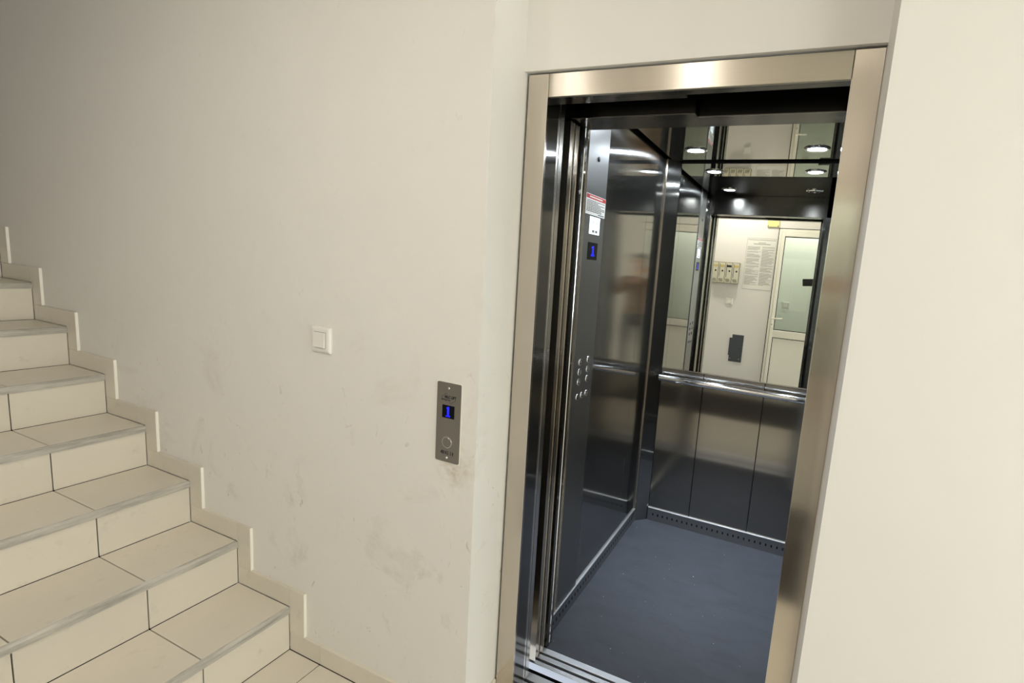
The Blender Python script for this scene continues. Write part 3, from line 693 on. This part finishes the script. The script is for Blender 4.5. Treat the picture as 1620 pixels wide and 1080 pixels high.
# mailboxes
mb = empty('mailbox_bank', (-0.256, YO, 1.439), 'khaki bank of four mailboxes on the lobby wall, seen in the car mirror', 'mailbox')
MX0, MX1, MZ0, MZ1 = -0.400, -0.052, 1.443, 1.708
box('mailbox_body', MX0, MX1, YO, YO + 0.060, MZ0, MZ1, 'mail_dark', mb, 0.003)
wv = (MX1 - MX0) / 4
for i in range(4):
    a = MX0 + wv * i + 0.004; b = MX0 + wv * (i + 1) - 0.004
    dd = box('mailbox_door', a, b, YO + 0.060, YO + 0.066, MZ0 + 0.006, MZ1 - 0.008, 'mail', mb, 0.0015)
    box('name_tag', a + 0.014, b - 0.006, YO + 0.066, YO + 0.0672, MZ1 - 0.062, MZ1 - 0.036, 'mail_tag' if i != 2 else 'ink', dd)
    box('letter_slot', a + 0.001, a + 0.0095, YO + 0.066, YO + 0.0672, MZ1 - 0.190, MZ1 - 0.022, 'paper', dd)
    box('slot_dark_strip', a + 0.0095, a + 0.0165, YO + 0.066, YO + 0.0672, MZ1 - 0.190, MZ1 - 0.022, 'ink', dd)  # black strip beside the pale letter slot
    lathe('lock', [(0.0, 0.003), (0.010, 0.003), (0.011, 0.0)], 'y', ((a + b) / 2 + 0.012, YO + 0.066, MZ1 - 0.110), 'ink', dd, 14)
    lines_on('vent_marks', [((0.012 + 0.018 * j, 0.052), (0.024 + 0.018 * j, 0.012)) for j in range(3)], 0.0075, (a + 0.004, YO + 0.0674, MZ0 + 0.006), 'ink', dd)
# printed notice
no = empty('printed_notice', (0.18, YO, 1.385), 'large white printed notice between mailboxes and door, seen in the car mirror', 'notice')
NX0, NX1, NZ0, NZ1 = -0.012, 0.358, 1.385, 2.035
box('notice_sheet', NX0, NX1, YO, YO + 0.002, NZ0, NZ1, 'paper', no)
yy = YO + 0.0024
strips('notice_border', [(0.010, 0.360, 0.640, 0.643), (0.010, 0.360, 0.007, 0.010), (0.010, 0.012, 0.007, 0.643), (0.358, 0.360, 0.007, 0.643)], (NX0, yy, NZ0), (1, 0, 0), (0, 0, 1), 'ink_grey', no)
R_ = [(0.02, 0.35, 0.618, 0.626), (0.145, 0.235, 0.584, 0.592), (0.09, 0.29, 0.566, 0.577)]
rr = random.Random(11)
for c0, c1 in ((0.022, 0.186), (0.200, 0.350)):
    z_ = 0.535
    while z_ > 0.06:
        if rr.random() > 0.10: R_.append((c0, c1 - (rr.random() ** 3) * 0.09, z_, z_ + 0.0050))
        z_ -= 0.0098
strips('notice_print', R_, (NX0, yy, NZ0), (1, 0, 0), (0, 0, 1), 'ink_pale', no)
# meter hatch
mh = empty('meter_hatch', (0.01, YO, 0.447), 'dark grey metal meter hatch low on the lobby wall, seen in the car mirror', 'hatch')
box('hatch_door', -0.078, 0.097, YO, YO + 0.010, 0.447, 0.800, 'meter', mh, 0.002)
box('hatch_patch', -0.080, -0.046, YO + 0.002, YO + 0.0125, 0.755, 0.801, 'plaster2', mh)
box('hatch_patch', -0.081, -0.066, YO + 0.002, YO + 0.0125, 0.445, 0.525, 'plaster2', mh)
for x, z in ((0.055, 0.625), (0.065, 0.487), (-0.045, 0.487)): lathe('hatch_screw', [(0.0, 0.003), (0.006, 0.002), (0.007, 0.0)], 'y', (x, YO + 0.010, z), 'ink' if z > 0.6 else 'chrome', mh, 12)
# junction box cover
jb = empty('junction_box', (0.283, YO, 2.17), 'cream plastic junction box cover above the printed notice', 'junction box')
box('box_cover', 0.214, 0.352, YO, YO + 0.018, 2.170, 2.30, 'yellow_box', jb, 0.004)
for x in (0.226, 0.340): lathe('box_screw', [(0.0, 0.002), (0.005, 0.0015), (0.006, 0.0)], 'y', (x, YO + 0.018, 2.183), 'ink', jb, 12)

# doormat in front of the white door
dm = empty('doormat', (0.3, -1.62, 0), 'dark wide fibre doormat before the white lobby door, seen in steel reflections', 'doormat')
box('mat_pile', -0.56, 1.16, -2.13, -1.11, 0.001, 0.012, 'mat', dm, 0.004)
box('mat_border', -0.60, 1.20, -2.17, -1.07, 0.0005, 0.007, 'gasket', dm, 0.002)

# ceiling lamp of the lobby; second one, over the stairs, is added fill light
for lx, ly, lab in ((0.0, -1.75, 'round flat opal ceiling lamp over the lobby in front of the lift'), (-0.85, -1.75, 'added round flat opal ceiling lamp brightening the foot of the stairs')):
    cl = empty('ceiling_lamp', (lx, ly, 2.85), lab, 'lamp', 'flat opal ceiling lamps')
    lathe('lamp_base', [(0.118, 0.0), (0.120, -0.024), (0.114, -0.030), (0.102, -0.030), (0.100, -0.022)], 'z', (lx, ly, 2.85), 'pvc', cl, 36)
    lathe('lamp_bowl', [(0.100, -0.022), (0.096, -0.0235), (0.06, -0.0245), (0.0, -0.025)], 'z', (lx, ly, 2.85), 'opal' if lx > -0.5 else 'opal_fill', cl, 36)

# the phone that takes the picture: shows as a small black slab in the car mirror
ph_c = CAM - FWD * 0.016 + RIGHT * 0.010 - UPV * 0.004
rot = Matrix(((RIGHT.x, UPV.x, -FWD.x), (RIGHT.y, UPV.y, -FWD.y), (RIGHT.z, UPV.z, -FWD.z))).to_euler()
ph = empty('smartphone', ph_c, 'black smartphone held up level, seen as a dark slab in the car mirror', 'phone'); ph.rotation_euler = rot
bm = bmesh.new(); add_box(bm, -0.08, 0.08, -0.038, 0.038, -0.004, 0.004); bmesh.ops.bevel(bm, geom=list(bm.edges), offset=0.003, segments=2, affect='EDGES')
o = from_bm('phone_body', bm, 'phone'); o.parent = ph
lathe('phone_lens', [(0.0, 0.0052), (0.0050, 0.0052), (0.0062, 0.0058), (0.0072, 0.0054), (0.0075, 0.004)], 'z', (0, 0, 0), 'lens', None, 20)
ln = bpy.data.objects['phone_lens']; ln.parent = ph; ln.location = (-0.030, 0.014, -0.001); ln.rotation_euler = (math.pi, 0, 0)

# ------------------------------------------------------------------ the photographer, standing behind the camera
M['skin'] = plain('skin', srgb(205, 158, 128), 0.5); M['shirt'] = plain('brown_cotton', srgb(122, 92, 66), 0.85)
M['trousers'] = plain('dark_denim', srgb(44, 42, 46), 0.9); M['shoe'] = plain('white_shoe_leather', srgb(214, 210, 204), 0.5)
M['hair'] = plain('dark_brown_hair', srgb(46, 34, 26), 0.7); M['eye'] = plain('eye_dark', srgb(30, 24, 20), 0.2)
PB = Vector((1.16, -1.74, 0.0)); cy_, sy_ = math.cos(_y), math.sin(_y)
def L2W(p): return Vector((PB.x + p[0] * cy_ - p[1] * sy_, PB.y + p[0] * sy_ + p[1] * cy_, p[2] + 0.0125))
def GRIP(r, u, f): return CAM + RIGHT * r + UPV * u + FWD * f
pe = empty('person', PB, 'person in brown top and dark trousers holding up a phone, reflected in the lift wall', 'person')
V, E_, RD = [], [], []
def chain(pts, start=None):
    prev = start
    for p, r in pts:
        V.append(p); RD.append(r)
        if prev is not None: E_.append((prev, len(V) - 1))
        prev = len(V) - 1
    return prev
pel = chain([(L2W((0, 0, 0.93)), (0.155, 0.105))])
chest = chain([(L2W((0, -0.005, 1.06)), (0.140, 0.098)), (L2W((0, 0, 1.20)), (0.150, 0.105)), (L2W((0, 0, 1.33)), (0.150, 0.100))], pel)
chain([(L2W((0, 0.0, 1.43)), (0.062, 0.060)), (L2W((0, 0.015, 1.50)), (0.056, 0.056)), (L2W((0, 0.030, 1.565)), (0.074, 0.086)), (L2W((0, 0.025, 1.635)), (0.079, 0.096)), (L2W((0, 0.015, 1.70)), (0.060, 0.072))], chest)
wr = GRIP(0.150, -0.050, -0.070); sh_r = L2W((0.180, 0.0, 1.375)); el_r = L2W((0.27, 0.12, 1.20))
hand = chain([(sh_r, (0.062, 0.058)), (sh_r.lerp(el_r, 0.5), (0.048, 0.048)), (el_r, (0.041, 0.041)), (el_r.lerp(wr, 0.4), (0.038, 0.038)), (wr, (0.026, 0.023)), (GRIP(0.136, -0.028, -0.048), (0.030, 0.020)), (GRIP(0.122, -0.008, -0.030), (0.030, 0.016))], chest)
sh_l = L2W((-0.180, 0.0, 1.375)); el_l = L2W((-0.240, -0.03, 1.10)); wl = L2W((-0.250, 0.05, 0.87))
chain([(sh_l, (0.062, 0.058)), (sh_l.lerp(el_l, 0.5), (0.048, 0.048)), (el_l, (0.041, 0.041)), (el_l.lerp(wl, 0.4), (0.038, 0.038)), (wl, (0.026, 0.023)), (L2W((-0.247, 0.062, 0.82)), (0.020, 0.036)), (L2W((-0.245, 0.070, 0.785)), (0.016, 0.036))], chest)
for sg in (-1, 1):
    chain([(L2W((sg * 0.095, 0.0, 0.86)), (0.088, 0.088)), (L2W((sg * 0.105, 0.01, 0.68)), (0.078, 0.078)), (L2W((sg * 0.110, 0.015, 0.48)), (0.058, 0.058)), (L2W((sg * 0.115, 0.0, 0.33)), (0.058, 0.058)), (L2W((sg * 0.120, -0.015, 0.10)), (0.042, 0.042)), (L2W((sg * 0.120, -0.01, 0.046)), (0.042, 0.042)), (L2W((sg * 0.130, 0.09, 0.040)), (0.042, 0.034)), (L2W((sg * 0.135, 0.155, 0.036)), (0.034, 0.028))], pel)
me = bpy.data.meshes.new('body'); me.from_pydata([tuple(v - PB) for v in V], E_, []); me.update()
tmp = bpy.data.objects.new('body_tmp', me); COL.objects.link(tmp)
sk = tmp.modifiers.new('skin', 'SKIN'); sk.use_smooth_shade = True; ss = tmp.modifiers.new('sub', 'SUBSURF'); ss.levels = 2; ss.render_levels = 2
for d, r in zip(me.skin_vertices[0].data, RD): d.radius = r
me.skin_vertices[0].data[0].use_root = True
dg = bpy.context.evaluated_depsgraph_get(); bme = bpy.data.meshes.new_from_object(tmp.evaluated_get(dg)); bpy.data.objects.remove(tmp)
bm = bmesh.new(); bm.from_mesh(bme)
def limb(pts, radii, n=8):
    rings = []
    for i, p in enumerate(pts):
        d = (pts[min(i + 1, len(pts) - 1)] - pts[max(i - 1, 0)]).normalized(); u = d.orthogonal().normalized(); v = d.cross(u)
        rings.append([bm.verts.new(p - PB + (u * math.cos(6.28318 * k / n) + v * math.sin(6.28318 * k / n)) * radii[i]) for k in range(n)])
    for A, B in zip(rings, rings[1:]):
        for k in range(n):
            j = min(range(n), key=lambda q: (B[q].co - A[k].co).length); j2 = min(range(n), key=lambda q: (B[q].co - A[(k + 1) % n].co).length)
            if j != j2: bm.faces.new((A[k], A[(k + 1) % n], B[j2], B[j]))
    bm.faces.new(rings[0]); bm.faces.new(rings[-1])
HANDF = []
n0 = len(bm.faces)
for u_, tip in ((0.024, 0.068), (0.006, 0.062), (-0.012, 0.064), (-0.029, 0.074)):
    limb([GRIP(0.126, u_ * 0.9 - 0.004, -0.026), GRIP(0.116, u_, -0.006), GRIP(0.100, u_, -0.0040), GRIP(0.083, u_, -0.0042), GRIP(tip, u_, -0.0048), GRIP(tip - 0.006, u_, -0.0055)], [0.0098, 0.0090, 0.0082, 0.0078, 0.0070, 0.0045])
limb([GRIP(0.132, -0.010, -0.042), GRIP(0.116, 0.012, -0.038), GRIP(0.098, 0.022, -0.0310), GRIP(0.080, 0.024, -0.0290), GRIP(0.073, 0.024, -0.0280)], [0.0120, 0.0110, 0.0098, 0.0085, 0.0055])
for k, (dx, ln_) in enumerate(((0.026, 0.070), (0.009, 0.078), (-0.009, 0.074), (-0.026, 0.060))):
    limb([L2W((-0.245, 0.070 + dx, 0.795)), L2W((-0.244, 0.075 + dx, 0.760)), L2W((-0.238, 0.081 + dx, 0.760 - ln_ * 0.5)), L2W((-0.226, 0.082 + dx, 0.760 - ln_))], [0.0095, 0.0088, 0.0080, 0.0055])
limb([L2W((-0.245, 0.080, 0.825)), L2W((-0.236, 0.110, 0.800)), L2W((-0.226, 0.117, 0.770)), L2W((-0.222, 0.117, 0.755))], [0.0115, 0.0105, 0.0090, 0.0060])
# nose and ears
limb([L2W((0, 0.095, 1.640)), L2W((0, 0.124, 1.612)), L2W((0, 0.120, 1.596)), L2W((0, 0.098, 1.590))], [0.007, 0.013, 0.014, 0.008])
for sg in (-1, 1): limb([L2W((sg * 0.070, 0.015, 1.585)), L2W((sg * 0.082, 0.008, 1.610)), L2W((sg * 0.084, 0.006, 1.635)), L2W((sg * 0.070, 0.012, 1.650))], [0.006, 0.010, 0.011, 0.006])
limb([L2W((-0.024, 0.106, 1.566)), L2W((0, 0.114, 1.566)), L2W((0.024, 0.106, 1.566))], [0.003, 0.007, 0.003])
bmesh.ops.recalc_face_normals(bm, faces=bm.faces)
def cut(co, no):
    bmesh.ops.bisect_plane(bm, geom=list(bm.verts) + list(bm.edges) + list(bm.faces), plane_co=co, plane_no=no, dist=1e-5)
wl_ = wr.lerp(el_r, 0.55)
for z_ in (0.075, 0.97, 1.452): cut((0, 0, z_), (0, 0, 1))
cut(wl_ - PB, (wr - el_r).normalized()); wl2 = wl.lerp(el_l, 0.25); cut(wl2 - PB, (wl - el_l).normalized())
bm.faces.ensure_lookup_table()
for f in bm.faces:
    c = f.calc_center_median() + PB; lx = (c.x - PB.x) * cy_ + (c.y - PB.y) * sy_; z = c.z; f.smooth = True
    arm_r = (c - wl_).dot((wr - el_r).normalized()) > 0 and (c - CAM).length < 0.42 and lx < 0.6 and (c - L2W((0, 0.02, 1.6))).length > 0.16 and (c - sh_r).length > 0.2
    arm_l = lx < -0.195 and (c - wl2).dot((wl - el_l).normalized()) > 0 and z > 0.6
    f.material_index = 0 if arm_r or arm_l or z > 1.452 else 3 if z < 0.075 else 2 if z < 0.97 and lx > -0.195 else 1
out = bpy.data.meshes.new('body'); bm.to_mesh(out); bm.free()
for k in ('skin', 'shirt', 'trousers', 'shoe'): out.materials.append(M[k])
put('body', out, PB, pe)
# hair cap and eyes
bm = bmesh.new(); bmesh.ops.create_uvsphere(bm, u_segments=24, v_segments=16, radius=1.0)
for v in bm.verts:
    p = v.co.copy(); cut = 0.0 if p.y > 0.25 else (-0.75 if p.y < -0.1 else -0.3)
    p.z = max(p.z, cut + 0.28 if p.y > 0.25 else cut)
    v.co = L2W((p.x * 0.088, 0.012 + p.y * 0.105, 1.632 + p.z * 0.098)) - PB
from_bm('hair', bm, 'hair', PB, pe, True)
for sg in (-1, 1): lathe('eye', [(0.0, -0.006), (0.007, -0.004), (0.009, 0.0), (0.007, 0.004), (0.0, 0.006)], 'y', L2W((sg * 0.032, 0.108, 1.622)), 'eye', pe, 12)
